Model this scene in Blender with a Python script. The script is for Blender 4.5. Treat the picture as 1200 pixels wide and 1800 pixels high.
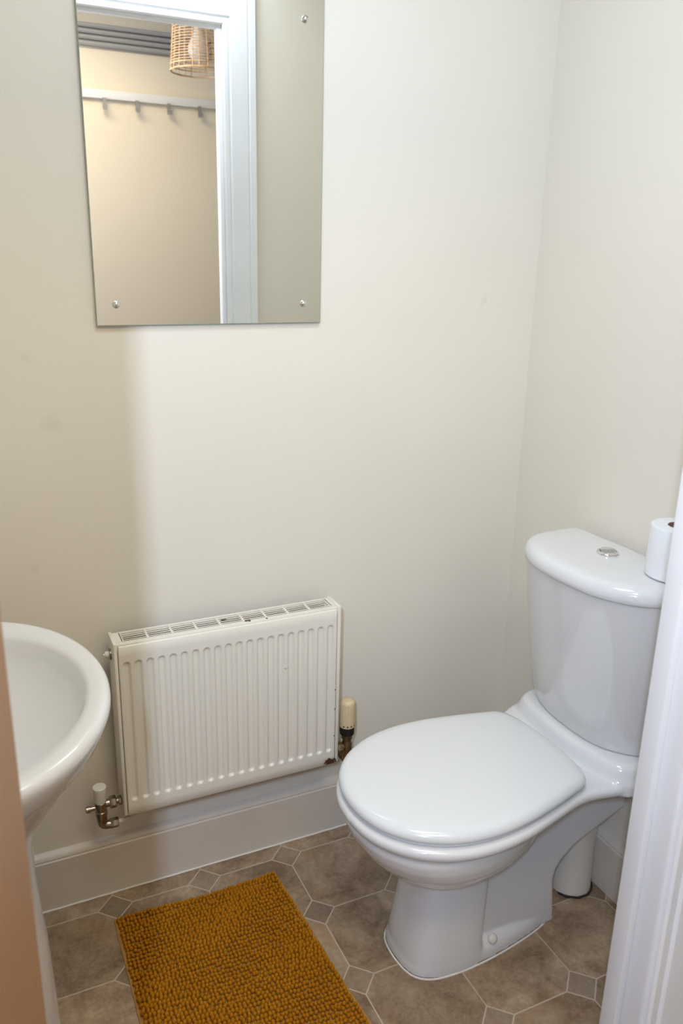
import bpy, bmesh, math, random
from math import sin, cos, pi, radians
from mathutils import Vector, Matrix

random.seed(7)
for o in list(bpy.data.objects):
    bpy.data.objects.remove(o, do_unlink=True)
scene = bpy.context.scene
COL = scene.collection

# ------------------------------------------------------------ camera
cam_d = bpy.data.cameras.new('camera')
cam = bpy.data.objects.new('camera', cam_d)
COL.objects.link(cam)
cam_d.sensor_fit = 'VERTICAL'
cam_d.sensor_height = 36.0
cam_d.lens = 36.0 * 1449.7 / 1800.0
cam_d.clip_start = 0.02
CAM = Vector((-1.2512, -1.6074, 1.40))
Rm = (Matrix.Rotation(-0.444113, 4, 'Z') @ Matrix.Rotation(1.265041, 4, 'X') @ Matrix.Rotation(0.0222895, 4, 'Z'))
cam.matrix_world = Matrix.Translation(CAM) @ Rm
cam_d.dof.use_dof = True
cam_d.dof.focus_distance = 1.75
cam_d.dof.aperture_fstop = 5.6
scene.camera = cam

# ------------------------------------------------------------ world, light, exposure
scene.view_settings.view_transform = 'Standard'
scene.view_settings.look = 'None'
scene.view_settings.gamma = 1.0
scene.view_settings.use_curve_mapping = False
scene.view_settings.exposure = 0.05
world = bpy.data.worlds.new('world')
scene.world = world
world.use_nodes = True
world.node_tree.nodes['Background'].inputs[0].default_value = (0.95, 0.975, 1.0, 1)
world.node_tree.nodes['Background'].inputs[1].default_value = 0.03

def area_light(name, loc, target, sx, sy, power, color, spread=180):
    d = bpy.data.lights.new(name, 'AREA')
    d.shape = 'RECTANGLE'; d.size = sx; d.size_y = sy
    d.energy = power; d.color = color; d.spread = radians(spread)
    o = bpy.data.objects.new(name, d); COL.objects.link(o)
    o.location = loc
    o.rotation_euler = (Vector(target) - Vector(loc)).to_track_quat('-Z', 'Y').to_euler()
    return o
# cool daylight reaching the doorway from the left of the hall
area_light('hall_lamp', (-1.512, -1.85, 1.74), (-0.5, 0.0, 1.35), 0.045, 0.18, 20.5, (0.60, 0.76, 1.04))
area_light('jamb_fill', (-2.7, -1.55, 1.7), (0.0, -1.50, 1.4), 0.8, 0.8, 15.0, (0.30, 0.60, 1.0))  # added cool fill for the door jamb, no lamp stands here
area_light('hall_ambient_fill', (-0.95, -1.55, 2.30), (-0.95, -1.45, 0), 0.7, 0.4, 11.6, (1.0, 0.80, 0.50))  # added ambient fill for the hall, not an actual fixture
area_light('cloakroom_ceiling_lamp', (-0.76, -0.70, 2.28), (-0.76, -0.70, 0), 0.6, 0.3, 7.4, (0.76, 0.87, 1.0))


# ------------------------------------------------------------ materials
def new_mat(name):
    m = bpy.data.materials.new(name); m.use_nodes = True
    nt = m.node_tree
    return m, nt, nt.nodes['Principled BSDF']
def setp(b, **k):
    for n, v in k.items():
        n = n.replace('_', ' ')
        if n in b.inputs:
            b.inputs[n].default_value = v
def simple(name, col, rough=0.5, metal=0.0, coat=0.0, noise=0.0, nscale=20, bump=0.0, bscale=200, spec=0.5):
    m, nt, b = new_mat(name)
    setp(b, Base_Color=(*col, 1), Roughness=rough, Metallic=metal)
    b.inputs['Coat Weight'].default_value = coat
    b.inputs['Specular IOR Level'].default_value = spec
    geo = nt.nodes.new('ShaderNodeNewGeometry')
    if noise > 0:
        n = nt.nodes.new('ShaderNodeTexNoise'); n.inputs['Scale'].default_value = nscale; n.inputs['Detail'].default_value = 5
        nt.links.new(geo.outputs['Position'], n.inputs['Vector'])
        r = nt.nodes.new('ShaderNodeMapRange'); r.inputs['From Min'].default_value = .3; r.inputs['From Max'].default_value = .7
        r.inputs['To Min'].default_value = 1 - noise; r.inputs['To Max'].default_value = 1 + noise * .5
        nt.links.new(n.outputs['Fac'], r.inputs['Value'])
        mx = nt.nodes.new('ShaderNodeVectorMath'); mx.operation = 'SCALE'
        mx.inputs[0].default_value = col
        nt.links.new(r.outputs[0], mx.inputs['Scale'])
        nt.links.new(mx.outputs[0], b.inputs['Base Color'])
    if bump > 0:
        n2 = nt.nodes.new('ShaderNodeTexNoise'); n2.inputs['Scale'].default_value = bscale; n2.inputs['Detail'].default_value = 3
        nt.links.new(geo.outputs['Position'], n2.inputs['Vector'])
        bp = nt.nodes.new('ShaderNodeBump'); bp.inputs['Strength'].default_value = bump; bp.inputs['Distance'].default_value = .002
        nt.links.new(n2.outputs['Fac'], bp.inputs['Height']); nt.links.new(bp.outputs[0], b.inputs['Normal'])
    return m

def mth(nt, op, a, b=None, c=None):
    n = nt.nodes.new('ShaderNodeMath'); n.operation = op
    for i, v in enumerate((a, b, c)):
        if v is None: continue
        if isinstance(v, (int, float)): n.inputs[i].default_value = v
        else: nt.links.new(v, n.inputs[i])
    return n.outputs[0]

def spots(nt, geo, lst, softness=.35, nscale=90):
    """0..1 mask of irregular marks at given world positions (x,y,z,radius)."""
    nz = nt.nodes.new('ShaderNodeTexNoise'); nz.inputs['Scale'].default_value = nscale; nz.inputs['Detail'].default_value = 3
    nt.links.new(geo.outputs['Position'], nz.inputs['Vector'])
    out = None
    for (x, y, z, r) in lst:
        d = nt.nodes.new('ShaderNodeVectorMath'); d.operation = 'DISTANCE'
        nt.links.new(geo.outputs['Position'], d.inputs[0]); d.inputs[1].default_value = (x, y, z)
        q = mth(nt, 'DIVIDE', d.outputs['Value'], r)
        q = mth(nt, 'ADD', q, mth(nt, 'MULTIPLY', mth(nt, 'SUBTRACT', nz.outputs['Fac'], .5), 2.2))
        mr = nt.nodes.new('ShaderNodeMapRange'); mr.inputs['From Min'].default_value = 1.0; mr.inputs['From Max'].default_value = 1.0 - softness
        nt.links.new(q, mr.inputs['Value'])
        out = mr.outputs[0] if out is None else mth(nt, 'MAXIMUM', out, mr.outputs[0])
    return out

def mixc(nt, fac, a, b):
    n = nt.nodes.new('ShaderNodeMix'); n.data_type = 'RGBA'
    if isinstance(fac, (int, float)): n.inputs[0].default_value = fac
    else: nt.links.new(fac, n.inputs[0])
    for i, v in ((6, a), (7, b)):
        if isinstance(v, tuple): n.inputs[i].default_value = (*v, 1)
        else: nt.links.new(v, n.inputs[i])
    return n.outputs[2]

WALLC = (0.806, 0.753, 0.645)
def wall_material(name, marks=None):
    m, nt, b = new_mat(name)
    geo = nt.nodes.new('ShaderNodeNewGeometry')
    n = nt.nodes.new('ShaderNodeTexNoise'); n.inputs['Scale'].default_value = 3.0; n.inputs['Detail'].default_value = 4
    nt.links.new(geo.outputs['Position'], n.inputs['Vector'])
    c = mixc(nt, n.outputs['Fac'], (WALLC[0]*.965, WALLC[1]*.95, WALLC[2]*.935), (WALLC[0]*1.02, WALLC[1]*1.025, WALLC[2]*1.04))
    if marks:
        ms = spots(nt, geo, marks, .6, 60)
        c = mixc(nt, mth(nt, 'MULTIPLY', ms, .16), c, (.55, .49, .40))
    nt.links.new(c, b.inputs['Base Color'])
    setp(b, Roughness=.55); b.inputs['Specular IOR Level'].default_value = .3
    n2 = nt.nodes.new('ShaderNodeTexNoise'); n2.inputs['Scale'].default_value = 160; n2.inputs['Detail'].default_value = 4
    nt.links.new(geo.outputs['Position'], n2.inputs['Vector'])
    bp = nt.nodes.new('ShaderNodeBump'); bp.inputs['Strength'].default_value = .12; bp.inputs['Distance'].default_value = .002
    nt.links.new(n2.outputs['Fac'], bp.inputs['Height']); nt.links.new(bp.outputs[0], b.inputs['Normal'])
    return m
M_wall = wall_material('cream_wall_paint', [(-1.092, 0, 1.081, .022), (-.141, 0, 1.299, .012), (-1.124, 0, 1.203, .012), (-1.147, 0, .80, .012)])
M_ceil = simple('white_ceiling_paint', (.84, .82, .78), .8)
M_trim = simple('white_gloss_woodwork', (.87, .88, .90), .35, noise=.03, nscale=8, bump=.05, bscale=60)
M_skirt = simple('white_skirting_paint', (.70, .63, .55), .4, noise=.03, nscale=9, bump=.04, bscale=60)
M_ceramic = simple('white_glazed_ceramic', (.75, .745, .74), .07, coat=.3)
M_lid = simple('white_toilet_plastic', (.76, .77, .77), .16, coat=.2)
M_chrome = simple('chrome', (.80, .80, .80), .12, 1.0)
M_nickel = simple('tarnished_nickel', (.36, .32, .26), .3, 1.0, noise=.3, nscale=120)
M_brass = simple('tarnished_brass', (.30, .22, .12), .4, 1.0, noise=.3, nscale=120)
M_cap = simple('white_valve_plastic', (.74, .70, .63), .4)
M_trv = simple('yellowed_valve_plastic', (.72, .56, .345), .42)
M_black = simple('black_plastic', (.012, .012, .014), .3)
M_pipe = simple('white_painted_pipe', (.74, .68, .58), .4)
M_wire = simple('dark_cable', (.02, .018, .015), .5)
M_paper = simple('white_tissue_paper', (.86, .86, .86), .95, bump=.2, bscale=300)
M_core = simple('brown_cardboard', (.30, .19, .13), .9)
M_grey = simple('grey_painted_metal', (.40, .41, .42), .45)
M_steel = simple('brushed_steel', (.45, .45, .45), .35, .9)
M_rail = simple('pale_rail_paint', (.78, .80, .84), .45)
M_rattan = simple('pale_rattan', (.70, .49, .31), .6, noise=.25, nscale=90)
M_bulb = simple('frosted_bulb_glass', (.86, .86, .88), .25)
M_slot_shade = simple('radiator_slot_shade', (.045, .036, .028), .8)  # near-black colour that paints in the shade inside the radiator
M_seal = simple('white_sealant', (.85, .82, .76), .5)

def radiator_material():
    m, nt, b = new_mat('cream_radiator_enamel')
    geo = nt.nodes.new('ShaderNodeNewGeometry')
    base = (.80, .755, .655)
    ms = spots(nt, geo, [(-.553, -.10, .262, .012), (-.541, -.10, .262, .009), (-.741, -.085, .652, .007), (-.786, -.06, .652, .007),
                         (-.70, -.09, .652, .003), (-.5385, -.10, .45, .003), (-.5385, -.10, .40, .003), (-.5385, -.10, .33, .003), (-.668, -.10, .5290, .0011), (-.664, -.10, .5288, .0011), (-.660, -.10, .5285, .0012), (-.656, -.10, .5285, .0012), (-.652, -.10, .5300, .0013), (-.649, -.10, .5320, .0013), (-.646, -.10, .5335, .0012)], .25, 220)
    c = mixc(nt, ms, base, (.10, .045, .025))
    nt.links.new(c, b.inputs['Base Color']); setp(b, Roughness=.32)
    return m
M_rad = radiator_material()

def oak_material():
    m, nt, b = new_mat('warm_wood_veneer')
    tc = nt.nodes.new('ShaderNodeTexCoord')
    mp = nt.nodes.new('ShaderNodeMapping'); mp.inputs['Scale'].default_value = (30, 30, 1.2)
    nt.links.new(tc.outputs['Object'], mp.inputs['Vector'])
    n = nt.nodes.new('ShaderNodeTexNoise'); n.inputs['Scale'].default_value = 3; n.inputs['Detail'].default_value = 6
    nt.links.new(mp.outputs[0], n.inputs['Vector'])
    c = mixc(nt, n.outputs['Fac'], (.42, .225, .11), (.56, .33, .18))
    nt.links.new(c, b.inputs['Base Color']); setp(b, Roughness=.45)
    return m
M_oak = oak_material()

def floor_material():
    m, nt, b = new_mat('octagon_stone_vinyl')
    geo = nt.nodes.new('ShaderNodeNewGeometry')
    sx = nt.nodes.new('ShaderNodeSeparateXYZ'); nt.links.new(geo.outputs['Position'], sx.inputs[0])
    PX, PY = .2039, .1955
    ux = mth(nt, 'DIVIDE', mth(nt, 'ADD', sx.outputs[0], .6431), PX)
    uy = mth(nt, 'DIVIDE', mth(nt, 'ADD', sx.outputs[1], .0623), PY)
    rx, ry = mth(nt, 'ROUND', ux), mth(nt, 'ROUND', uy)
    ax = mth(nt, 'MULTIPLY', mth(nt, 'ABSOLUTE', mth(nt, 'SUBTRACT', ux, rx)), PX)
    ay = mth(nt, 'MULTIPLY', mth(nt, 'ABSOLUTE', mth(nt, 'SUBTRACT', uy, ry)), PY)
    s = mth(nt, 'ADD', ax, ay)
    H, W = .038, .0013
    inside = mth(nt, 'LESS_THAN', s, H)
    dl = mth(nt, 'MULTIPLY', mth(nt, 'ABSOLUTE', mth(nt, 'SUBTRACT', s, H)), .707)
    mn = mth(nt, 'MINIMUM', ax, ay)
    d2 = mth(nt, 'ADD', mn, mth(nt, 'MULTIPLY', inside, 10))
    d = mth(nt, 'MINIMUM', dl, d2)
    mr = nt.nodes.new('ShaderNodeMapRange'); mr.inputs['From Min'].default_value = W + .0006; mr.inputs['From Max'].default_value = W - .0004
    nt.links.new(d, mr.inputs['Value']); grout = mr.outputs[0]
    # tile id: squares use round(), octagons use floor()
    fx, fy = mth(nt, 'FLOOR', ux), mth(nt, 'FLOOR', uy)
    cb = nt.nodes.new('ShaderNodeCombineXYZ')
    def sel(a, c_): return mth(nt, 'ADD', mth(nt, 'MULTIPLY', inside, a), mth(nt, 'MULTIPLY', mth(nt, 'SUBTRACT', 1, inside), c_))
    nt.links.new(sel(rx, fx), cb.inputs[0]); nt.links.new(sel(ry, fy), cb.inputs[1]); nt.links.new(inside, cb.inputs[2])
    wn = nt.nodes.new('ShaderNodeTexWhiteNoise'); nt.links.new(cb.outputs[0], wn.inputs['Vector'])
    # mottled stone, offset per tile
    off = nt.nodes.new('ShaderNodeVectorMath'); off.operation = 'SCALE'; nt.links.new(wn.outputs['Color'], off.inputs[0]); off.inputs['Scale'].default_value = 5
    ad = nt.nodes.new('ShaderNodeVectorMath'); nt.links.new(geo.outputs['Position'], ad.inputs[0]); nt.links.new(off.outputs[0], ad.inputs[1])
    n1 = nt.nodes.new('ShaderNodeTexNoise'); n1.inputs['Scale'].default_value = 11; n1.inputs['Detail'].default_value = 8; n1.inputs['Roughness'].default_value = .62
    n1.inputs['Distortion'].default_value = .6
    nt.links.new(ad.outputs[0], n1.inputs['Vector'])
    n3 = nt.nodes.new('ShaderNodeTexNoise'); n3.inputs['Scale'].default_value = 120; n3.inputs['Detail'].default_value = 4
    nt.links.new(ad.outputs[0], n3.inputs['Vector'])
    cr = nt.nodes.new('ShaderNodeValToRGB'); e = cr.color_ramp.elements
    e[0].position = .37; e[0].color = (.190, .122, .070, 1)
    e[1].position = .66; e[1].color = (.47, .355, .235, 1)
    k = cr.color_ramp.elements.new(.50); k.color = (.325, .228, .142, 1)
    mixn = mth(nt, 'ADD', mth(nt, 'MULTIPLY', n1.outputs['Fac'], .76), mth(nt, 'MULTIPLY', n3.outputs['Fac'], .24))
    nt.links.new(mixn, cr.inputs[0])
    n4 = nt.nodes.new('ShaderNodeTexNoise'); n4.inputs['Scale'].default_value = 6
    nt.links.new(ad.outputs[0], n4.inputs['Vector'])
    r4 = nt.nodes.new('ShaderNodeMapRange'); r4.inputs['From Min'].default_value = .55; r4.inputs['From Max'].default_value = .75; r4.inputs['To Max'].default_value = .4
    nt.links.new(n4.outputs['Fac'], r4.inputs['Value'])
    c = mixc(nt, r4.outputs[0], cr.outputs[0], (.40, .245, .12))
    # grey cast on the small squares and per-tile value
    c = mixc(nt, mth(nt, 'MULTIPLY', inside, .45), c, (.215, .165, .120))
    val = mth(nt, 'ADD', .86, mth(nt, 'MULTIPLY', wn.outputs['Value'], .26))
    sc = nt.nodes.new('ShaderNodeVectorMath'); sc.operation = 'SCALE'; nt.links.new(c, sc.inputs[0]); nt.links.new(val, sc.inputs['Scale'])
    c = mixc(nt, mth(nt, 'MULTIPLY', grout, .85), sc.outputs[0], (.56, .46, .345))
    nt.links.new(c, b.inputs['Base Color']); setp(b, Roughness=.42)
    bp = nt.nodes.new('ShaderNodeBump'); bp.inputs['Strength'].default_value = .25; bp.inputs['Distance'].default_value = .001
    nt.links.new(mth(nt, 'SUBTRACT', mixn, grout), bp.inputs['Height']); nt.links.new(bp.outputs[0], b.inputs['Normal'])
    return m
M_floor = floor_material()

def mat_material():
    m, nt, b = new_mat('ochre_chenille')
    geo = nt.nodes.new('ShaderNodeNewGeometry')
    n = nt.nodes.new('ShaderNodeTexNoise'); n.inputs['Scale'].default_value = 9; n.inputs['Detail'].default_value = 3
    nt.links.new(geo.outputs['Position'], n.inputs['Vector'])
    n2 = nt.nodes.new('ShaderNodeTexNoise'); n2.inputs['Scale'].default_value = 130
    nt.links.new(geo.outputs['Position'], n2.inputs['Vector'])
    f = mth(nt, 'ADD', mth(nt, 'MULTIPLY', n.outputs['Fac'], .6), mth(nt, 'MULTIPLY', n2.outputs['Fac'], .4))
    c = mixc(nt, f, (.30, .100, .003), (.52, .215, .008))
    nt.links.new(c, b.inputs['Base Color']); setp(b, Roughness=.9)
    b.inputs['Sheen Weight'].default_value = .03; b.inputs['Specular IOR Level'].default_value = .1
    b.inputs['Sheen Tint'].default_value = (1, .7, .25, 1)
    bp = nt.nodes.new('ShaderNodeBump'); bp.inputs['Strength'].default_value = .5; bp.inputs['Distance'].default_value = .001
    n3 = nt.nodes.new('ShaderNodeTexNoise'); n3.inputs['Scale'].default_value = 900
    nt.links.new(geo.outputs['Position'], n3.inputs['Vector'])
    nt.links.new(n3.outputs['Fac'], bp.inputs['Height']); nt.links.new(bp.outputs[0], b.inputs['Normal'])
    return m
M_mat = mat_material()
M_hem = simple('ochre_hem', (.40, .20, .04), .9)
M_mirror, _nt, _b = new_mat('silvered_mirror')
setp(_b, Base_Color=(.94, .955, .93, 1), Metallic=1.0, Roughness=.012)
M_glassedge = simple('mirror_glass_edge', (.30, .36, .31), .15)

# ------------------------------------------------------------ helpers
def link(name, bm, mat, parent=None, smooth=False, loc=None, angle=40):
    me = bpy.data.meshes.new(name)
    bmesh.ops.recalc_face_normals(bm, faces=bm.faces)
    bm.to_mesh(me); bm.free()
    if smooth:
        for p in me.polygons: p.use_smooth = True
        if angle: me.set_sharp_from_angle(angle=radians(angle))
    for mm in (mat if isinstance(mat, (list, tuple)) else [mat]): me.materials.append(mm)
    o = bpy.data.objects.new(name, me); COL.objects.link(o)
    if parent: o.parent = parent
    if loc: o.location = loc
    return o
def thing(name, label, cat, loc=(0, 0, 0), group=None):
    o = bpy.data.objects.new(name, None); COL.objects.link(o)
    o.location = loc; o.empty_display_size = .05
    o['label'] = label; o['category'] = cat
    if group: o['group'] = group
    return o
def tag(o, label, cat, group=None):
    o['label'] = label; o['category'] = cat
    if group: o['group'] = group
    return o
def struct(o): o['kind'] = 'structure'; return o
def part(name, bm, mat, root, smooth=True, angle=40, label=None):
    """geometry given in world space, stored relative to the root"""
    bmesh.ops.translate(bm, verts=bm.verts, vec=-root_world(root))
    o = link(name, bm, mat, root, smooth, angle=angle)
    if label: o['label'] = label
    return o
def root_world(r):
    v = Vector((0, 0, 0))
    while r is not None:
        v += r.location; r = r.parent
    return v
def box(bm, x0, x1, y0, y1, z0, z1, bev=0, seg=2):
    r = bmesh.ops.create_cube(bm, size=1.0)
    vs = r['verts']
    bmesh.ops.scale(bm, verts=vs, vec=(abs(x1 - x0), abs(y1 - y0), abs(z1 - z0)))
    bmesh.ops.translate(bm, verts=vs, vec=((x0 + x1) / 2, (y0 + y1) / 2, (z0 + z1) / 2))
    if bev:
        es = list({e for v in vs for e in v.link_edges})
        bmesh.ops.bevel(bm, geom=es, offset=bev, segments=seg, affect='EDGES', profile=.5)
def prism(bm, prof, axis, a0, a1, place):
    """prof: list of 2D points; place(p,q,a)->xyz"""
    n = len(prof)
    A = [bm.verts.new(place(p, q, a0)) for p, q in prof]
    B = [bm.verts.new(place(p, q, a1)) for p, q in prof]
    for i in range(n):
        bm.faces.new((A[i], A[(i + 1) % n], B[(i + 1) % n], B[i]))
    bm.faces.new(A); bm.faces.new(B[::-1])
def lathe(bm, prof, center, axis='Z', seg=40, start_cap=True, end_cap=True, elx=1, ely=1):
    rings = []
    c = Vector(center)
    for r, h in prof:
        ring = []
        for i in range(seg):
            a = 2 * pi * i / seg
            u, v = r * cos(a) * elx, r * sin(a) * ely
            if axis == 'Z': p = (u, v, h)
            elif axis == 'Y': p = (u, h, v)
            else: p = (h, u, v)
            ring.append(bm.verts.new(c + Vector(p)))
        rings.append(ring)
    for a, b in zip(rings, rings[1:]):
        for i in range(seg):
            bm.faces.new((a[i], a[(i + 1) % seg], b[(i + 1) % seg], b[i]))
    if start_cap: bm.faces.new(rings[0][::-1])
    if end_cap: bm.faces.new(rings[-1])
    return rings
def tube(bm, pts, r, seg=12, cap=True):
    pts = [Vector(p) for p in pts]
    rr = r if isinstance(r, (list, tuple)) else [r] * len(pts)
    rings = []; up = None
    for i, p in enumerate(pts):
        t = (pts[min(i + 1, len(pts) - 1)] - pts[max(i - 1, 0)]).normalized()
        if up is None:
            up = Vector((0, 0, 1)) if abs(t.z) < .9 else Vector((1, 0, 0))
        s = t.cross(up)
        if s.length < 1e-5: s = t.cross(Vector((0, 1, 0)))
        s.normalize(); up = s.cross(t).normalized()
        rings.append([bm.verts.new(p + (s * cos(2 * pi * k / seg) + up * sin(2 * pi * k / seg)) * rr[i]) for k in range(seg)])
    for a, b in zip(rings, rings[1:]):
        for k in range(seg): bm.faces.new((a[k], a[(k + 1) % seg], b[(k + 1) % seg], b[k]))
    if cap: bm.faces.new(rings[0][::-1]); bm.faces.new(rings[-1])
def smooth_path(pts, n=8):
    P = [Vector(p) for p in pts]; out = []
    for i in range(len(P) - 1):
        p0, p1, p2, p3 = P[max(i - 1, 0)], P[i], P[i + 1], P[min(i + 2, len(P) - 1)]
        for k in range(n):
            t = k / n
            out.append(.5 * ((2 * p1) + (-p0 + p2) * t + (2 * p0 - 5 * p1 + 4 * p2 - p3) * t * t + (-p0 + 3 * p1 - 3 * p2 + p3) * t ** 3))
    out.append(P[-1]); return out
def loft(bm, sections, cap=True):
    """sections: list of closed rings with equal number of points"""
    R = [[bm.verts.new(p) for p in s] for s in sections]
    n = len(R[0])
    for a, b in zip(R, R[1:]):
        for i in range(n): bm.faces.new((a[i], a[(i + 1) % n], b[(i + 1) % n], b[i]))
    if cap: bm.faces.new(R[0][::-1]); bm.faces.new(R[-1])
    return R
def outline(half, yc, n=96):
    """half: (x, halfwidth) from front tip (hw 0) to the rear (hw 0); returns closed ring resampled"""
    h = smooth_path([(x, w, 0) for x, w in half], 10)
    pts = [(p.x, yc + max(p.y, 0)) for p in h] + [(p.x, yc - max(p.y, 0)) for p in h[::-1][1:-1]]
    # resample by length
    L = [0]; m = len(pts)
    for i in range(m):
        a, b = pts[i], pts[(i + 1) % m]; L.append(L[-1] + math.hypot(b[0] - a[0], b[1] - a[1]))
    out = []; j = 0
    for k in range(n):
        t = L[-1] * k / n
        while L[j + 1] < t: j += 1
        f = (t - L[j]) / max(L[j + 1] - L[j], 1e-9)
        a, b = pts[j], pts[(j + 1) % m]
        out.append((a[0] + (b[0] - a[0]) * f, a[1] + (b[1] - a[1]) * f))
    return out
def inset(ring, d):
    """move 2D ring inwards by d along normals"""
    n = len(ring); out = []
    area = sum(ring[i][0] * ring[(i + 1) % n][1] - ring[(i + 1) % n][0] * ring[i][1] for i in range(n))
    s = 1 if area > 0 else -1
    for i in range(n):
        a, b = ring[i - 1], ring[(i + 1) % n]
        tx, ty = b[0] - a[0], b[1] - a[1]; l = math.hypot(tx, ty) or 1
        out.append((ring[i][0] - s * ty / l * d, ring[i][1] + s * tx / l * d))
    return out
def at_z(ring, z): return [(x, y, z) for x, y in ring]
def scale_ring(ring, cx, cy, s, sy=None):
    sy = s if sy is None else sy
    return [(cx + (x - cx) * s, cy + (y - cy) * sy) for x, y in ring]

# ------------------------------------------------------------ room shell
XL, YD0, YD1 = -1.52, -.9186, -.977     # left wall, door wall faces (room side, hall side)
OPL, OPR, OPT = -1.250, -.463, 2.0015   # opening between linings
HW = -2.10                               # hall wall
def slab(name, x0, x1, y0, y1, z0, z1, mat):
    bm = bmesh.new(); box(bm, x0, x1, y0, y1, z0, z1)
    return struct(link(name, bm, mat))
slab('floor', -3.0, 1.4, HW - .12, .1, -.1, 0, M_floor)
slab('wall_back', XL - .1, .1, 0, .1, 0, 2.45, M_wall)
slab('wall_right', 0, .1, YD0, 0, 0, 2.45, M_wall)
slab('wall_left', XL - .1, XL, YD0, 0, 0, 2.45, M_wall)
slab('ceiling', XL - .1, .1, YD0, .1, 2.32, 2.45, M_ceil)
# door wall, one mesh with the doorway cut out
bm = bmesh.new()
LT = .028
box(bm, -3.0, OPL - LT, YD1, YD0, 0, 2.45); box(bm, OPR + LT, 1.4, YD1, YD0, 0, 2.45)
box(bm, OPL - LT, OPR + LT, YD1, YD0, OPT + LT, 2.45)
struct(link('wall_front', bm, M_wall))
slab('wall_hall', -1.12, 1.4, HW - .1, HW, 0, 2.45, M_wall)
slab('ceiling_hall', -3.0, 1.4, HW - .1, YD1, 2.45, 2.5, M_ceil)

# skirting: profile (distance from wall, height)
SK = [(0, 0), (.0165, 0), (.0165, .1235), (.0135, .1262), (.0150, .1290), (.0138, .1330), (.0105, .1370), (.0050, .1400), (.0020, .1425), (0, .1425)]
def skirt(name, fn, a0, a1):
    bm = bmesh.new(); prism(bm, SK, 0, a0, a1, fn)
    return struct(link(name, bm, M_skirt, smooth=True, angle=35))
skirt('baseboard_back', lambda d, z, a: (a, -d, z), XL, 0)
skirt('baseboard_right', lambda d, z, a: (-d, a, z), YD0, -.0165)
skirt('baseboard_left', lambda d, z, a: (XL + d, a, z), YD0, -.0165)
bm = bmesh.new()
pts = [(XL + .02 + i * .02, -.0170 - .0012 * random.random(), .0008) for i in range(74)]
tube(bm, pts, .0020, 6)
struct(link('trim_1', bm, M_seal, smooth=True))

# door lining (linings + stops) and architraves
bm = bmesh.new()
box(bm, OPL - LT, OPL, YD1, YD0, 0, OPT, .001); box(bm, OPR, OPR + LT, YD1, YD0, 0, OPT, .001)
box(bm, OPL - LT, OPR + LT, YD1, YD0, OPT, OPT + LT, .001)
ST = .013; SY = -.9455
box(bm, OPL, OPL + ST, SY, YD0, 0, OPT - ST, .001)
box(bm, OPR - ST, OPR, SY, YD0, 0, OPT - ST, .0015); box(bm, OPL, OPR, SY, YD0, OPT - ST, OPT, .0015)
struct(link('trim_2', bm, M_trim, smooth=True, angle=30))
# architrave profile: (distance outward from the reveal, projection from wall)
AR = [(0, 0), (0, .008), (.004, .011), (.014, .0115), (.0165, .0085), (.0195, .0085), (.023, .013), (.034, .0150), (.060, .0160), (.070, .0172), (.0745, .0145), (.0775, .0175), (.086, .0185), (.095, .0165), (.098, .010), (.098, 0)]
def architrave(name, yw, sgn, xl, xr, zt):
    """mitred three-sided moulding around the doorway"""
    bm = bmesh.new(); rows = []
    for d, p in AR:
        y = yw + sgn * p
        rows.append([bm.verts.new(v) for v in ((xl - d, y, 0), (xl - d, y, zt + d), (xr + d, y, zt + d), (xr + d, y, 0))])
    for a, b in zip(rows, rows[1:]):
        for i in range(3): bm.faces.new((a[i], a[i + 1], b[i + 1], b[i]))
    a, b = rows[-1], rows[0]
    for i in range(3): bm.faces.new((a[i], a[i + 1], b[i + 1], b[i]))
    bm.faces.new([r[0] for r in rows]); bm.faces.new([r[3] for r in rows][::-1])
    return struct(link(name, bm, M_trim, smooth=True, angle=25))
architrave('trim_3', YD0, 1, OPL - .006, OPR + .0, OPT - .006)
architrave('trim_4', YD1, -1, OPL - .006, OPR + .006, OPT + .006)

# door leaf, opened into the hall and hinged on the left
bm = bmesh.new()
LW, TH = .755, .035
box(bm, 0, LW, -TH, 0, .006, 1.985, .0015)
d = link('door_1', bm, M_oak, smooth=True, angle=30)
ang = radians(-90 - 20)
d.rotation_euler = (0, 0, ang); d.location = (-1.2370, -.9805, 0)
struct(d)
d['label'] = 'wood veneered door standing open into the hall at left'
d.location.x -= 0.0

# ------------------------------------------------------------ radiator
RX0, RX1, RZ0, RZ1, RY = -1.0128, -.5395, .2568, .6465, -.100
rad = thing('radiator', 'white fluted panel radiator with slotted top, hung on the wall below the mirror', 'radiator', ((RX0 + RX1) / 2, -.06, RZ0))
bm = bmesh.new()
NF = 20; F0, F1 = RX0 + .0135, RX1 - .0145; PITCH = (F1 - F0) / (NF - 1)
FZ0, FZ1 = RZ0 + .034, RZ1 - .034
def flute(x, z):
    k = round((x - F0) / PITCH); k = max(0, min(NF - 1, k))
    dx = abs(x - (F0 + k * PITCH))
    hw = .0074
    zc = min(max(z, FZ0 + hw), FZ1 - hw)
    r = math.hypot(dx, z - zc) / hw
    if r >= 1.25: return 0
    t = min(1, max(0, (1.25 - r) / .85)); t = t * t * (3 - 2 * t)
    return t * .0046
xs = [RX0 + (RX1 - RX0) * i / 460 for i in range(461)]
zs = [RZ0, RZ0 + .02] + [RZ0 + .022 + .0012 * i for i in range(24)] + [RZ0 + .06 + (RZ1 - RZ0 - .12) * i / 6 for i in range(7)] + [RZ1 - .05 + .0012 * i for i in range(24)] + [RZ1 - .02, RZ1]
grid = [[bm.verts.new((x, RY + flute(x, z), z)) for x in xs] for z in zs]
for a, b in zip(grid, grid[1:]):
    for i in range(len(xs) - 1): bm.faces.new((a[i], a[i + 1], b[i + 1], b[i]))
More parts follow.
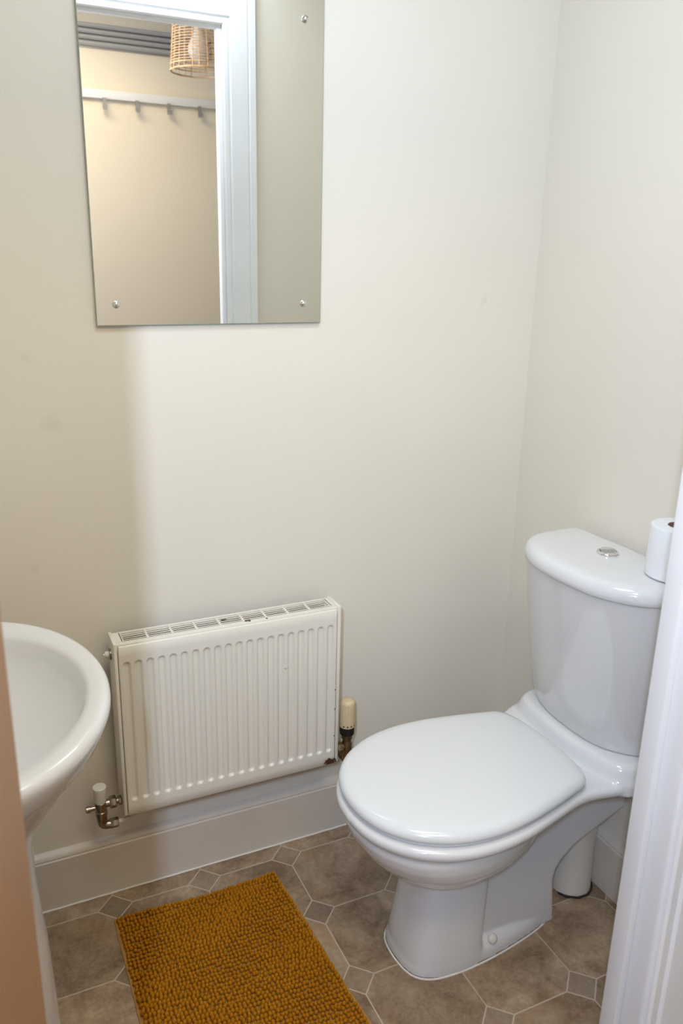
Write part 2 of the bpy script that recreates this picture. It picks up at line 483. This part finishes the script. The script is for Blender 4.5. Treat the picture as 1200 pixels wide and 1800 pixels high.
# rolled edge returning to the back
def edge(vs, offs):
    prev = vs
    for o_ in offs:
        cur = [bm.verts.new(v.co + Vector(o_)) for v in vs]
        for i in range(len(vs) - 1): bm.faces.new((prev[i], prev[i + 1], cur[i + 1], cur[i]))
        prev = cur
edge(grid[-1], [(0, .0012, .0012), (0, .004, .0017), (0, .012, .0017)])
edge(grid[0], [(0, .0012, -.0012), (0, .004, -.0017), (0, .012, -.0017)])
edge([g[0] for g in grid], [(-.0012, .0012, 0), (-.0017, .004, 0), (-.0017, .012, 0)])
edge([g[-1] for g in grid], [(.0012, .0012, 0), (.0017, .004, 0), (.0017, .012, 0)])
part('front_panel', bm, M_rad, rad, True, 60)
bm = bmesh.new()
box(bm, RX0 + .004, RX1 - .004, RY + .0125, RY + .018, RZ0 + .004, RZ1 - .004)
part('back_of_panel', bm, M_rad, rad)
bm = bmesh.new()   # fins and core, plus a dark plate painting shade into the slots
for i in range(60):
    x = RX0 + .01 + i * .0078
    box(bm, x, x + .001, -.080, -.040, RZ0 + .03, RZ1 - .018)
box(bm, RX0 + .004, RX1 - .004, -.038, -.035, RZ0 + .012, RZ1 - .006)
box(bm, RX0 + .004, RX1 - .004, -.0805, -.042, RZ1 - .016, RZ1 - .0145)  # added plate, only there to darken the slots like shade
part('convector_with_shade', bm, M_slot_shade, rad, False)
TZ = .651; YF, YB = -.0965, -.036
bm = bmesh.new()   # slotted top grille
GX0, GX1 = RX0 - .004, RX1 + .008
box(bm, GX0, GX1, YF, YF + .015, TZ - .012, TZ + .0005, .001)
box(bm, GX0, GX1, YB - .006, YB, TZ - .012, TZ, .001)
S0, S1 = RX0 + .012, RX1 - .006
for k in range(10):
    x = S0 + (S1 - S0) * k / 9
    box(bm, x - .0022, x + .0022, YF + .012, YB - .003, TZ - .004, TZ - .0002, .0005)
box(bm, GX0, S0, YF + .012, YB - .003, TZ - .004, TZ - .0002); box(bm, S1, GX1, YF + .012, YB - .003, TZ - .004, TZ - .0002)
for k in range(1, 5):
    y = YF + .0135 + k * (YB - .006 - YF - .0135) / 5
    box(bm, S0, S1, y - .0013, y + .0013, TZ - .0022, TZ - .0006, .0004)
part('top_grille', bm, M_rad, rad, True, 30)
for x0, x1 in ((RX0 - .0095, RX0 - .0025), (RX1 + .0035, RX1 + .0115)):
    bm = bmesh.new()
    box(bm, x0, x1, YF - .0015, YB + .002, RZ0 - .001, TZ + .003, .0018)
    part('side_panel', bm, M_rad, rad, True, 30)
bm = bmesh.new()
lathe(bm, [(.0115, 0), (.0115, -.003), (.0105, -.004)], (RX0 - .0095, -.062, .618), 'X', 24)
vent = part('air_vent', bm, M_nickel, rad, True, 30, 'tarnished metal vent ring with white plug')
bm = bmesh.new()
lathe(bm, [(.0065, -.003), (.007, -.009), (.0055, -.012), (.003, -.0125), (.003, -.015), (.0015, -.0152)], (RX0 - .0095, -.062, .618), 'X', 20)
part('vent_plug', bm, M_cap, vent, True, 35)
bm = bmesh.new()
for x in (-.94, -.62):
    bm = bmesh.new(); box(bm, x - .012, x + .012, -.036, 0, .30, .60, .001)
    part('wall_bracket', bm, M_rad, rad, False)
# thermostatic valve (right)
VX, VY = -.4915, -.068
bm = bmesh.new()
lathe(bm, [(.0085, .232), (.011, .236), (.011, .262), (.0125, .264), (.0125, .280), (.0105, .283), (.0105, .292), (.013, .294), (.013, .306), (.009, .308)], (VX, VY, 0), 'Z', 24)
tube(bm, [(VX, VY, .272), (VX - .018, VY, .272)], .0095, 20)
lathe(bm, [(.0125, -.016), (.0135, -.014), (.0135, -.024), (.0125, -.026)], (VX, VY, .272), 'X', 6)
tube(bm, [(VX - .024, VY, .272), (RX1 - .005, VY, .272)], .0075, 16)
tube(bm, smooth_path([(VX, VY, .240), (VX, VY + .002, .232), (VX, VY + .012, .228), (VX, -.002, .228)], 6), .0078, 14)
trv = part('thermostatic_valve', bm, M_brass, rad, True, 35, 'tarnished brass valve body with yellowed head')
bm = bmesh.new()
rings = []
prof = [(.0175, .307), (.0180, .312), (.0180, .324), (.0168, .329), (.0168, .330)]
lathe(bm, prof, (VX, VY, 0), 'Z', 36)
part('collar', bm, M_black, trv, True, 35, 'black collar')
bm = bmesh.new()
seg = 72
hp = [(.0170, .3265), (.0186, .3275), (.0190, .334), (.0186, .343), (.0180, .350), (.0172, .385), (.0160, .3915), (.0125, .3945), (.006, .3955)]
R_ = []
for r, h in hp:
    ring = []
    for i in range(seg):
        a = 2 * pi * i / seg; rr = r
        if .346 < h < .390 and (i % 4 == 0): rr -= .0011
        if .390 < h < .393 and (i % 4 == 0): rr -= .0006
        ring.append(bm.verts.new((VX + rr * cos(a), VY + rr * sin(a), h)))
    R_.append(ring)
for a, b in zip(R_, R_[1:]):
    for i in range(seg): bm.faces.new((a[i], a[(i + 1) % seg], b[(i + 1) % seg], b[i]))
bm.faces.new(R_[0][::-1]); bm.faces.new(R_[-1])
part('valve_head', bm, M_trv, trv, True, 50, 'yellowed ribbed plastic head')
bm = bmesh.new()
for a in (-140, -112, -84, -56):
    a = radians(a); r = .0189
    c = Vector((VX + r * cos(a), VY + r * sin(a), .3335))
    t = Vector((-sin(a), cos(a), 0)) * .0016; z = Vector((0, 0, .0019)); n_ = Vector((cos(a), sin(a), 0)) * .0004
    vs = [bm.verts.new(c + n_ + s1 * t + s2 * z) for s1, s2 in ((-1, -1), (1, -1), (1, 1), (-1, 1))]
    bm.faces.new(vs)
part('dial_mark', bm, M_black, trv, False)
# lockshield valve (left)
LX, LY = -1.0655, -.068
bm = bmesh.new()
lathe(bm, [(.0085, .232), (.011, .238), (.0115, .250), (.0125, .251), (.0125, .262), (.0115, .263), (.0115, .272), (.0125, .273), (.012, .284), (.009, .286)], (LX, LY, 0), 'Z', 24)
tube(bm, [(LX, LY, .277), (LX + .020, LY, .277)], .0085, 20)
lathe(bm, [(.0120, .018), (.0132, .020), (.0132, .030), (.0120, .032)], (LX, LY, .277), 'X', 6)
tube(bm, [(LX + .030, LY, .277), (LX + .038, LY, .277)], .0065, 16)
lathe(bm, [(.0095, .036), (.0100, .0375), (.0100, .044), (.0085, .046)], (LX, LY, .277), 'X', 6)
tube(bm, [(LX, LY, .272), (LX - .022, LY, .272)], .0052, 16)
lathe(bm, [(.0045, -.021), (.0070, -.022), (.0070, -.030), (.0045, -.031)], (LX, LY, .272), 'X', 16)
tube(bm, smooth_path([(LX, LY, .245), (LX, LY, .232), (LX + .006, LY, .225), (LX + .020, LY, .224)], 6), .0095, 16)
lathe(bm, [(.0095, .016), (.0108, .018), (.0108, .032), (.0095, .034)], (LX, LY, .2245), 'X', 6)
lock = part('lockshield_valve', bm, M_nickel, rad, True, 35, 'tarnished metal valve with white cap')
bm = bmesh.new()
lathe(bm, [(.0115, .284), (.0120, .286), (.0142, .318), (.0142, .3205), (.0125, .3220), (.004, .3222)], (LX, LY, 0), 'Z', 32)
part('valve_cap', bm, M_cap, lock, True, 35, 'white plastic cap')
bm = bmesh.new()
tube(bm, smooth_path([(LX + .030, LY, .2245), (LX + .065, LY + .004, .226), (LX + .10, LY + .02, .232), (LX + .16, LY + .05, .235), (LX + .2, LY + .066, .235)], 6), .0055, 12)
part('feed_pipe', bm, M_pipe, rad, True, 60)

# ------------------------------------------------------------ mirror
MX0, MX1, MZ0, MZ1, MYF = -.9985, -.5485, 1.2592, 1.856, -.008
mir = thing('mirror', 'frameless rectangular wall mirror fixed with chrome screws, reflecting the doorway', 'mirror', ((MX0 + MX1) / 2, 0, MZ0))
bm = bmesh.new()
box(bm, MX0, MX1, -.0078, -.003, MZ0, MZ1)
part('glass_edge', bm, M_glassedge, mir, False, label='thin grey green glass edge')
bm = bmesh.new()
box(bm, MX0 + .0012, MX1 - .0012, -.0082, -.0060, MZ0 + .0012, MZ1 - .0012)
part('glass', bm, M_mirror, mir, False)
for x in (-.9616, -.5872):
    for z in (1.2975, 1.8085):
        bm = bmesh.new()
        lathe(bm, [(.0066, -.0080), (.0068, -.0095), (.0060, -.0118), (.0042, -.0138), (.002, -.0147), (.0004, -.0149)], (x, 0, z), 'Y', 28)
        part('screw', bm, M_chrome, mir, True, 60)

# ------------------------------------------------------------ toilet
TY = -.433
wc = thing('toilet', 'white close coupled toilet with closed lid, standing against the right wall', 'toilet', (-.10, TY, 0))
wc.rotation_euler = (0, 0, radians(2.0))
LID = [(-.668, 0), (-.663, .045), (-.643, .095), (-.603, .140), (-.545, .172), (-.475, .186), (-.400, .183), (-.320, .168), (-.255, .151), (-.228, .143), (-.210, .126), (-.200, .095), (-.194, .05), (-.192, 0)]
RIM = [(-.675, 0), (-.669, .050), (-.648, .099), (-.607, .146), (-.547, .179), (-.475, .192), (-.395, .187), (-.310, .168), (-.250, .154), (-.210, .152), (-.160, .162), (-.110, .168), (-.060, .168), (-.035, .160), (-.022, .140), (-.018, .06), (-.018, 0)]
lidr = outline(LID, TY + .006, 128); rimr = outline(RIM, TY + .003, 128)
bm = bmesh.new()
# rim / deck slab
def far(ring, k=.024):
    return [(x, y + k * max(0, min(1, (y - TY) / .12)) * max(0, min(1, (x + .24) / .10))) for x, y in ring]
secs = [at_z(inset(rimr, .030), .372), at_z(inset(rimr, .012), .377), at_z(inset(rimr, .003), .383), at_z(rimr, .389), at_z(rimr, .396), at_z(inset(rimr, .003), .401), at_z(inset(rimr, .010), .4045)]
secs = [[(x, y, s_[0][2]) for x, y in far([(a, b) for a, b, c in s_])] for s_ in secs]
loft(bm, secs)
# bowl
BR = [(-.672, 0), (-.664, .055), (-.640, .105), (-.595, .150), (-.540, .172), (-.480, .177), (-.420, .170), (-.355, .150), (-.305, .120), (-.275, .080), (-.265, .04), (-.262, 0)]
br = outline(BR, TY, 96)
bc = -.455
bowl = [(.392, .95, 0), (.377, .950, 0), (.362, .965, 0), (.342, .955, .004), (.318, .915, .010), (.296, .84, .014), (.274, .735, .016), (.254, .60, .014), (.240, .44, .01), (.228, .2, 0)]
loft(bm, [at_z(scale_ring([(x + dx, y) for x, y in br], bc, TY, s), z) for z, s, dx in bowl])
# front column
CO = [(-.546, 0), (-.543, .034), (-.530, .062), (-.498, .082), (-.445, .091), (-.402, .090), (-.387, .082), (-.382, .05), (-.382, 0)]
co = outline(CO, TY + .012, 80)
cc = -.45
col = [(0, 1.0, 0), (.02, 1.0, 0), (.05, .975, 0), (.09, .945, .003), (.13, .92, .008), (.18, .905, .012), (.24, .92, .010), (.30, .95, .005)]
loft(bm, [at_z(scale_ring([(x + dx, y) for x, y in co], cc, TY, s), z) for z, s, dx in col])
# trapway plate: side profile in xz
tp = [(-.44, .0), (-.180, .0), (-.187, .06), (-.194, .115), (-.190, .140), (-.176, .160), (-.145, .186), (-.10, .206), (-.05, .224), (-.006, .240), (-.006, .375), (-.44, .375)]
prism(bm, tp, 0, TY + .008 - .062, TY + .008 + .062, lambda p, q, a: (p, a, q))
# underside flare that carries the deck down on to the trapway
UN = [(-.36, 0), (-.34, .09), (-.28, .115), (-.20, .125), (-.10, .135), (-.04, .135), (-.02, .12), (-.018, .06), (-.018, 0)]
un = outline(UN, TY, 80)
loft(bm, [at_z(scale_ring(un, -.2, TY, 1, .50), .325), at_z(scale_ring(un, -.2, TY, 1, .62), .340), at_z(scale_ring(un, -.2, TY, 1, .85), .355), at_z(scale_ring(un, -.2, TY, 1, 1.08), .371), at_z(scale_ring(un, -.2, TY, 1, 1.1), .38)])
# foot flange
FO = [(-.548, 0), (-.545, .036), (-.532, .064), (-.500, .083), (-.440, .091), (-.370, .090), (-.300, .083), (-.240, .073), (-.205, .063), (-.178, .045), (-.172, 0)]
fo = outline(FO, TY + .014, 90)
loft(bm, [at_z(fo, 0), at_z(fo, .016), at_z(inset(fo, .003), .028), at_z(inset(fo, .012), .040), at_z(inset(fo, .03), .052)])
# raised shelf below the cistern
SH = [(-.168, 0), (-.165, .06), (-.156, .12), (-.140, .150), (-.11, .164), (-.06, .168), (-.03, .162), (-.014, .14), (-.010, .06), (-.010, 0)]
sh = far(outline(SH, TY, 90), .020)
loft(bm, [at_z(inset(sh, -.012), .380), at_z(inset(sh, -.010), .404), at_z(inset(sh, -.003), .416), at_z(inset(sh, .002), .428), at_z(inset(sh, .008), .436), at_z(inset(sh, .016), .439)])
pan = part('pan', bm, M_ceramic, wc, True, 0)
rm = pan.modifiers.new('remesh', 'REMESH'); rm.mode = 'VOXEL'; rm.voxel_size = .0034; rm.use_smooth_shade = True
sm = pan.modifiers.new('smooth', 'SMOOTH'); sm.factor = .6; sm.iterations = 7
bm = bmesh.new()
lathe(bm, [(.0105, 0), (.0105, .004), (.0088, .0075), (.004, .0088)], (0, 0, 0), 'Z', 24)
bmesh.ops.rotate(bm, verts=bm.verts, cent=(0, 0, 0), matrix=Matrix.Rotation(radians(62), 3, 'X'))
bmesh.ops.translate(bm, verts=bm.verts, vec=(-.362, TY - .067, .042))
part('bolt_cap', bm, M_cap, wc, True, 50)
# bead of sealant round the foot
bm = bmesh.new()
ring = inset(fo, -.0015)
tube(bm, [(x, y, .0008) for x, y in ring] + [(ring[0][0], ring[0][1], .0008)], .0022, 6, cap=False)
part('sealant', bm, M_seal, wc, True, 60)
# seat and lid
bm = bmesh.new()
sr = inset(lidr, .006)
loft(bm, [at_z(inset(sr, .004), .4045), at_z(sr, .406), at_z(sr, .413), at_z(inset(sr, .004), .415)])
part('seat', bm, M_lid, wc, True, 40)
bm = bmesh.new()
loft(bm, [at_z(inset(lidr, .003), .4135), at_z(lidr, .4150), at_z(inset(lidr, -.0005), .4200), at_z(inset(lidr, .002), .4262), at_z(inset(lidr, .0065), .4308), at_z(scale_ring(lidr, -.44, TY + .006, .935), .4338), at_z(scale_ring(lidr, -.44, TY + .006, .87), .4355),
          at_z(scale_ring(lidr, -.44, TY + .006, .78), .4368), at_z(scale_ring(lidr, -.44, TY, .55), .4382), at_z(scale_ring(lidr, -.44, TY, .2), .4388)])
part('lid', bm, M_lid, wc, True, 60)
for s in (-1, 1):
    bm = bmesh.new()
    lathe(bm, [(.010, -.018), (.011, -.016), (.011, .016), (.010, .018)], (-.205, TY + s * .075, .414), 'Y', 20)
    part('hinge', bm, M_lid, wc, True, 40)
# cistern
def cis(f, hw, a=0):
    o_ = outline([(-f, 0), (-f + .004, hw * .32), (-f + .016, hw * .56), (-f + .037, hw * .76), (-f + .062, hw * .90), (-f + .095, hw * .985), (-.08, hw), (-.035, hw), (-.016, hw * .97), (-.012, hw * .85), (-.012, 0)], TY, 120)
    return [(x, TY + (y - TY) * (1 + a if y > TY else 1)) for x, y in o_]
bm = bmesh.new()
secs = [at_z(inset(cis(.143, .150, .36), .008), .4388)]
for z, f, hw, a in ((.4400, .143, .150, .37), (.446, .146, .152, .37), (.47, .153, .154, .35), (.50, .160, .157, .32), (.58, .180, .166, .23), (.66, .197, .174, .14), (.74, .212, .180, .06), (.79, .219, .184, .01), (.800, .220, .184, .01)):
    secs.append(at_z(cis(f, hw, a), z))
loft(bm, secs)
part('cistern', bm, M_ceramic, wc, True, 60)
bm = bmesh.new()
co_ = cis(.227, .189)
cs = lambda s_: scale_ring(co_, -.105, TY, s_, 1 - (1 - s_) * .62)
loft(bm, [at_z(cs(.93), .7955), at_z(cs(.98), .7960), at_z(cs(1), .7990), at_z(cs(1.005), .806), at_z(cs(.995), .8135), at_z(cs(.965), .8205), at_z(cs(.92), .8255), at_z(cs(.85), .8285), at_z(cs(.74), .8300), at_z(cs(.4), .8306)])
part('cistern_lid', bm, M_ceramic, wc, True, 60)
BX, BY = -.092, -.4255
bm = bmesh.new()
lathe(bm, [(.0215, .8300), (.0222, .8325), (.0210, .8350), (.0175, .8362), (.0172, .8345), (.0168, .8335)], (BX, BY, 0), 'Z', 48)
btn = part('flush_button', bm, M_chrome, wc, True, 50, 'round chrome dual flush button')
for half, h in ((0, .8400), (1, .8355)):
    bm = bmesh.new()
    n = 28; a0 = radians(-20) + pi * half
    ring = [(BX + .0158 * cos(a0 + pi * i / n), BY + .0158 * sin(a0 + pi * i / n)) for i in range(n + 1)]
    ring = scale_ring(ring, BX + .006 * cos(a0 + pi / 2), BY + .006 * sin(a0 + pi / 2), .96)
    loft(bm, [at_z(ring, .832), at_z(ring, h - .001), at_z(scale_ring(ring, BX + .006 * cos(a0 + pi / 2), BY + .006 * sin(a0 + pi / 2), .93), h)])
    part('button_half', bm, M_chrome, btn, True, 35)

# waste pipe behind the pan
bm = bmesh.new()
tube(bm, smooth_path([(-.070, -.412, 0), (-.066, -.405, .09), (-.064, -.405, .16), (-.070, -.415, .225)], 8), .0475, 40)
o = link('waste_pipe', bm, M_pipe, smooth=True, angle=50)
tag(o, 'thick cream soil pipe rising from the floor behind the toilet pan', 'pipe')
bm = bmesh.new()
pts = []
for i in range(40):
    a = radians(200 + i * 190 / 39)
    pts.append((-.070 + .0505 * cos(a), -.412 + .0505 * sin(a), .003 + .001 * sin(i)))
pts += [(-.022, -.385, .02), (-.020, -.376, .042), (-.019, -.388, .052), (-.021, -.402, .034), (-.020, -.42, .012), (-.019, -.428, .003)]
tube(bm, smooth_path(pts, 3), .0022, 8)
o = link('cable', bm, M_wire, smooth=True)
tag(o, 'thin dark cable looped on the floor round the soil pipe', 'cable')

# toilet roll on the cistern lid
TRX, TRY = -.062, -.566
roll = thing('toilet_roll', 'white toilet paper roll standing on end on the cistern lid', 'toilet roll', (TRX, TRY, .8320))
bm = bmesh.new()
R_ = lathe(bm, [(.0215, .8330), (.049, .8320), (.0515, .8345), (.0515, .9265), (.050, .9295), (.047, .9305), (.0215, .9300)], (TRX, TRY, 0), 'Z', 56, False, False)
for i in range(56): bm.faces.new((R_[-1][i], R_[-1][(i + 1) % 56], R_[0][(i + 1) % 56], R_[0][i]))
part('paper', bm, M_paper, roll, True, 40)
bm = bmesh.new()
R_ = lathe(bm, [(.0214, .8335), (.0214, .9302), (.0204, .9302), (.0204, .8335)], (TRX, TRY, 0), 'Z', 40, False, False)
for i in range(40): bm.faces.new((R_[-1][i], R_[-1][(i + 1) % 40], R_[0][(i + 1) % 40], R_[0][i]))
part('cardboard_tube', bm, M_core, roll, True, 40, label='brown cardboard tube')

# ------------------------------------------------------------ basin with pedestal
BXC, BYC = -1.300, -.478
bas = thing('basin', 'white oval pedestal basin fixed to the left wall beside the door', 'basin', (BXC, BYC, 0))
def bas_ring(ax, ay, xb, n=120, xc=BXC):
    out = []
    for i in range(n):
        a = 2 * pi * i / n
        c_, s_ = cos(a), sin(a)
        if c_ >= 0: out.append((xc + ax * c_, BYC + ay * s_))
        else:   # squarer back half reaching the wall
            p = .55
            out.append((xc - (xc - xb) * abs(c_) ** p, BYC + ay * (abs(s_) ** .75) * (1 if s_ >= 0 else -1)))
    return out
bm = bmesh.new()
O = lambda k, z, xb=XL + .002: at_z(bas_ring(.208 - k, .266 - k, xb + k * .0), z)
secs = [at_z(bas_ring(.05, .07, XL + .06), .585), at_z(bas_ring(.075, .105, XL + .04), .592), at_z(bas_ring(.105, .145, XL + .02), .625), at_z(bas_ring(.138, .188, XL + .006), .675), at_z(bas_ring(.163, .220, XL + .002), .720),
        O(.030, .742), O(.022, .746), O(.012, .760), O(.004, .778), O(0, .788), O(.0005, .795), O(.004, .8005), O(.009, .8025), O(.016, .8022), O(.026, .7995)]
IN = lambda ax, ay, xb, z: at_z(bas_ring(ax, ay, xb), z)
secs += [IN(.178, .215, -1.440, .7975), IN(.1745, .211, -1.437, .792), IN(.170, .206, -1.433, .775), IN(.158, .194, -1.426, .745), IN(.125, .16, -1.410, .715), IN(.095, .125, -1.390, .685), IN(.055, .075, -1.36, .667), IN(.02, .022, -1.322, .661)]
loft(bm, secs)
part('bowl', bm, M_ceramic, bas, True, 70)
bm = bmesh.new()
px = -1.335
pf = [(.118, 0), (.119, .02), (.118, .06), (.120, .15), (.123, .20), (.120, .3), (.117, .38), (.113, .42), (.110, .50), (.112, .56), (.120, .60)]
loft(bm, [at_z([(px + (r + .007) * cos(2 * pi * i / 64), BYC + r * .95 * sin(2 * pi * i / 64)) for i in range(64)], z) for r, z in pf])
part('pedestal', bm, M_ceramic, bas, True, 60)
bm = bmesh.new()
lathe(bm, [(.021, .6635), (.0225, .6655), (.020, .6665), (.012, .6655), (.002, .665)], (-1.322, BYC, 0), 'Z', 32)
part('waste', bm, M_chrome, bas, True, 40)
for s, cap in ((-1, 'blue'), (1, 'red')):
    ty = BYC + s * .09; tx = -1.475
    bm = bmesh.new()
    lathe(bm, [(.022, .798), (.022, .804), (.014, .808), (.013, .835), (.016, .84), (.016, .85), (.012, .855)], (tx, ty, 0), 'Z', 28)
    tube(bm, smooth_path([(tx, ty, .83), (tx + .03, ty, .838), (tx + .07, ty, .835), (tx + .085, ty, .822)], 6), .0085, 16)
    tap = part('tap', bm, M_chrome, bas, True, 40)
    bm = bmesh.new()
    for k in range(4):
        a = k * pi / 2 + .4
        tube(bm, [(tx, ty, .87), (tx + .024 * cos(a), ty + .024 * sin(a), .87)], [.006, .0075], 12)
    lathe(bm, [(.009, .853), (.011, .862), (.011, .878), (.006, .881)], (tx, ty, 0), 'Z', 24)
    part('tap_head', bm, M_chrome, tap, True, 40)

# ------------------------------------------------------------ bath mat
TL, TR, BRc, BL = Vector((-1.061, -.104)), Vector((-.690, -.112)), Vector((-.652, -.735)), Vector((-1.066, -.715))
def mp(u, v):   # u across 0..1, v from the far end 0..1
    p = TL * (1 - u) * (1 - v) + TR * u * (1 - v) + BL * (1 - u) * v + BRc * u * v
    w = math.exp(-v * 25)
    p.y += w * (.004 * sin(u * 7.5) + .006 * (u > .8) * (u - .8) * 5)
    p.x += .002 * sin(v * 11 + 1) * (1 - abs(2 * u - 1)) + .0015 * sin(v * 9) * u
    return p
mat_root = thing('bath_mat', 'mustard yellow bobbled chenille bath mat lying on the floor', 'bath mat', (-.87, -.42, 0))
bm = bmesh.new()
NU, NV = 40, 60
def sheet(z): return [[bm.verts.new((*mp(i / NU, j / NV), z)) for i in range(NU + 1)] for j in range(NV + 1)]
A, B = sheet(.0035), sheet(.0004)
for S_ in (A, B):
    for j in range(NV):
        for i in range(NU): bm.faces.new((S_[j][i], S_[j][i + 1], S_[j + 1][i + 1], S_[j + 1][i]))
for j in range(NV):
    bm.faces.new((A[j][0], A[j + 1][0], B[j + 1][0], B[j][0])); bm.faces.new((A[j][NU], B[j][NU], B[j + 1][NU], A[j + 1][NU]))
for i in range(NU):
    bm.faces.new((A[0][i], B[0][i], B[0][i + 1], A[0][i + 1])); bm.faces.new((A[NV][i], A[NV][i + 1], B[NV][i + 1], B[NV][i]))
part('backing', bm, M_hem, mat_root, True, 40)
# chenille bobbles: one pile surface
ico = bmesh.new(); bmesh.ops.create_icosphere(ico, subdivisions=2, radius=1.0)
IV = [v.co.copy() for v in ico.verts]; IF = [[v.index for v in f.verts] for f in ico.faces]; ico.free()
verts, faces = [], []
CU, CV = 46, 62
rng = random.Random(3)
def nz(x, y): return sin(x * 19 + 2 * sin(y * 13)) * .5 + sin(y * 27 + 1.5 * sin(x * 21 + 1)) * .5
for j in range(CV):
    for i in range(CU):
        u = .014 + .972 * (i + .5 + .18 * (j % 2) - .09) / CU; v = .008 + .984 * (j + .5) / CV
        p = mp(u, v)
        q = nz(p.x, p.y)
        p = p + Vector((.0013 * rng.uniform(-1, 1) + .0014 * nz(p.x * 2, p.y * 3), .0013 * rng.uniform(-1, 1) + .0012 * nz(p.y * 2.3, p.x * 2)))
        rx, ry, rz = .0042 * rng.uniform(.88, 1.12), .0050 * rng.uniform(.85, 1.12), .0078 * rng.uniform(.85, 1.15)
        z = .0076 + .0016 * rng.uniform(-1, 1) + .0016 * q
        lean = Vector((.25 * nz(p.x + 3, p.y), -.35 + .3 * q))
        base = len(verts)
        for w in IV:
            verts.append((p.x + w.x * rx + lean.x * w.z * rz * .5, p.y + w.y * ry + lean.y * w.z * rz * .5, z + w.z * rz))
        faces += [[base + k for k in f] for f in IF]
me = bpy.data.meshes.new('pile')
rw = root_world(mat_root)
me.from_pydata([(x - rw.x, y - rw.y, max(z - rw.z, .001)) for x, y, z in verts], [], faces)
for p_ in me.polygons: p_.use_smooth = True
me.materials.append(M_mat)
pile = bpy.data.objects.new('pile', me); COL.objects.link(pile); pile.parent = mat_root

# ------------------------------------------------------------ hall things seen in the mirror
cr = thing('coat_rail', 'pale coat rail with square metal hooks on the hall wall, reflected in the mirror', 'coat rail', (-.4, HW, 1.96))
bm = bmesh.new()
box(bm, -1.10, .30, HW, HW + .018, 1.958, 1.990, .002)
part('board', bm, M_rail, cr, True, 30)
for k in range(-4, 4):
    x = -.198 + k * .129 - (.0 if k else 0)
    bm = bmesh.new()
    prof = [(.018, 1.962), (.023, 1.962), (.023, 1.924), (.038, 1.924), (.038, 1.934), (.043, 1.934), (.043, 1.919), (.018, 1.919)]
    prism(bm, prof, 0, x - .007, x + .007, lambda p, q, a: (a, HW + p, q))
    part('hook', bm, M_steel, cr, False)
sb = thing('slatted_panel', 'grey slatted strip high on the hall wall, reflected in the top of the mirror', 'slatted panel', (-.6, HW, 2.14))
for k in range(4):
    bm = bmesh.new()
    z = 2.141 + k * .0208
    prism(bm, [(0, z), (.014, z + .001), (.020, z + .007), (.020, z + .012), (.014, z + .0165), (0, z + .0165)], 0, -1.10, .25, lambda p, q, a: (a, HW + .004 + p, q))
    part('slat', bm, M_grey, sb, True, 30)
bm = bmesh.new()
box(bm, -1.10, .25, HW, HW + .006, 2.136, 2.223)
part('backing', bm, M_steel, sb, False)

# rattan pendant shade
PXc, PYc = -.288, -1.755
pen = thing('pendant_light', 'woven rattan pendant shade hanging in the hall, reflected in the mirror', 'pendant light', (PXc, PYc, 2.03))
def srad(z):
    t = (z - 2.030) / .185
    return .107 - .016 * t - .012 * max(0, t - .8) * 5 * (max(0, t - .8) * 5)
bm = bmesh.new()
NZ = 20
for k in range(NZ + 1):
    z = 2.030 + .185 * k / NZ
    r = srad(z)
    if k in (0, NZ): rr = .0034
    elif k == 2: rr = .0026
    else: rr = .0017
    if k == 1: continue
    pts = [(PXc + (r + .0012 * sin(12 * a + (k % 2) * pi)) * cos(a), PYc + (r + .0012 * sin(12 * a + (k % 2) * pi)) * sin(a), z) for a in [2 * pi * i / 60 for i in range(61)]]
    tube(bm, pts, rr, 6, cap=False)
for i in range(24):
    a = 2 * pi * i / 24
    if i % 2 and i % 4 == 1: pass
    pts = [(PXc + srad(2.03 + .185 * t / 8) * cos(a + (.02 if i % 2 else -.02)), PYc + srad(2.03 + .185 * t / 8) * sin(a + (.02 if i % 2 else -.02)), 2.03 + .185 * t / 8) for t in range(9)]
    tube(bm, pts, .0016 if i % 2 else .0021, 6)
for i in range(8):
    a = 2 * pi * i / 8
    tube(bm, [(PXc + .080 * cos(a), PYc + .080 * sin(a), 2.215), (PXc + .022 * cos(a), PYc + .022 * sin(a), 2.217)], .002, 6)
part('shade', bm, M_rattan, pen, True, 60)
bm = bmesh.new()
lathe(bm, [(.0005, 2.062), (.014, 2.064), (.026, 2.070), (.036, 2.082), (.041, 2.098), (.040, 2.112), (.034, 2.128), (.024, 2.148), (.018, 2.165), (.0165, 2.185)], (PXc, PYc, 0), 'Z', 32)
part('bulb', bm, M_bulb, pen, True, 60)
bm = bmesh.new()
lathe(bm, [(.018, 2.180), (.020, 2.182), (.020, 2.222), (.012, 2.235), (.003, 2.24), (.003, 2.45)], (PXc, PYc, 0), 'Z', 24)
part('lamp_holder', bm, M_trim, pen, True, 40)
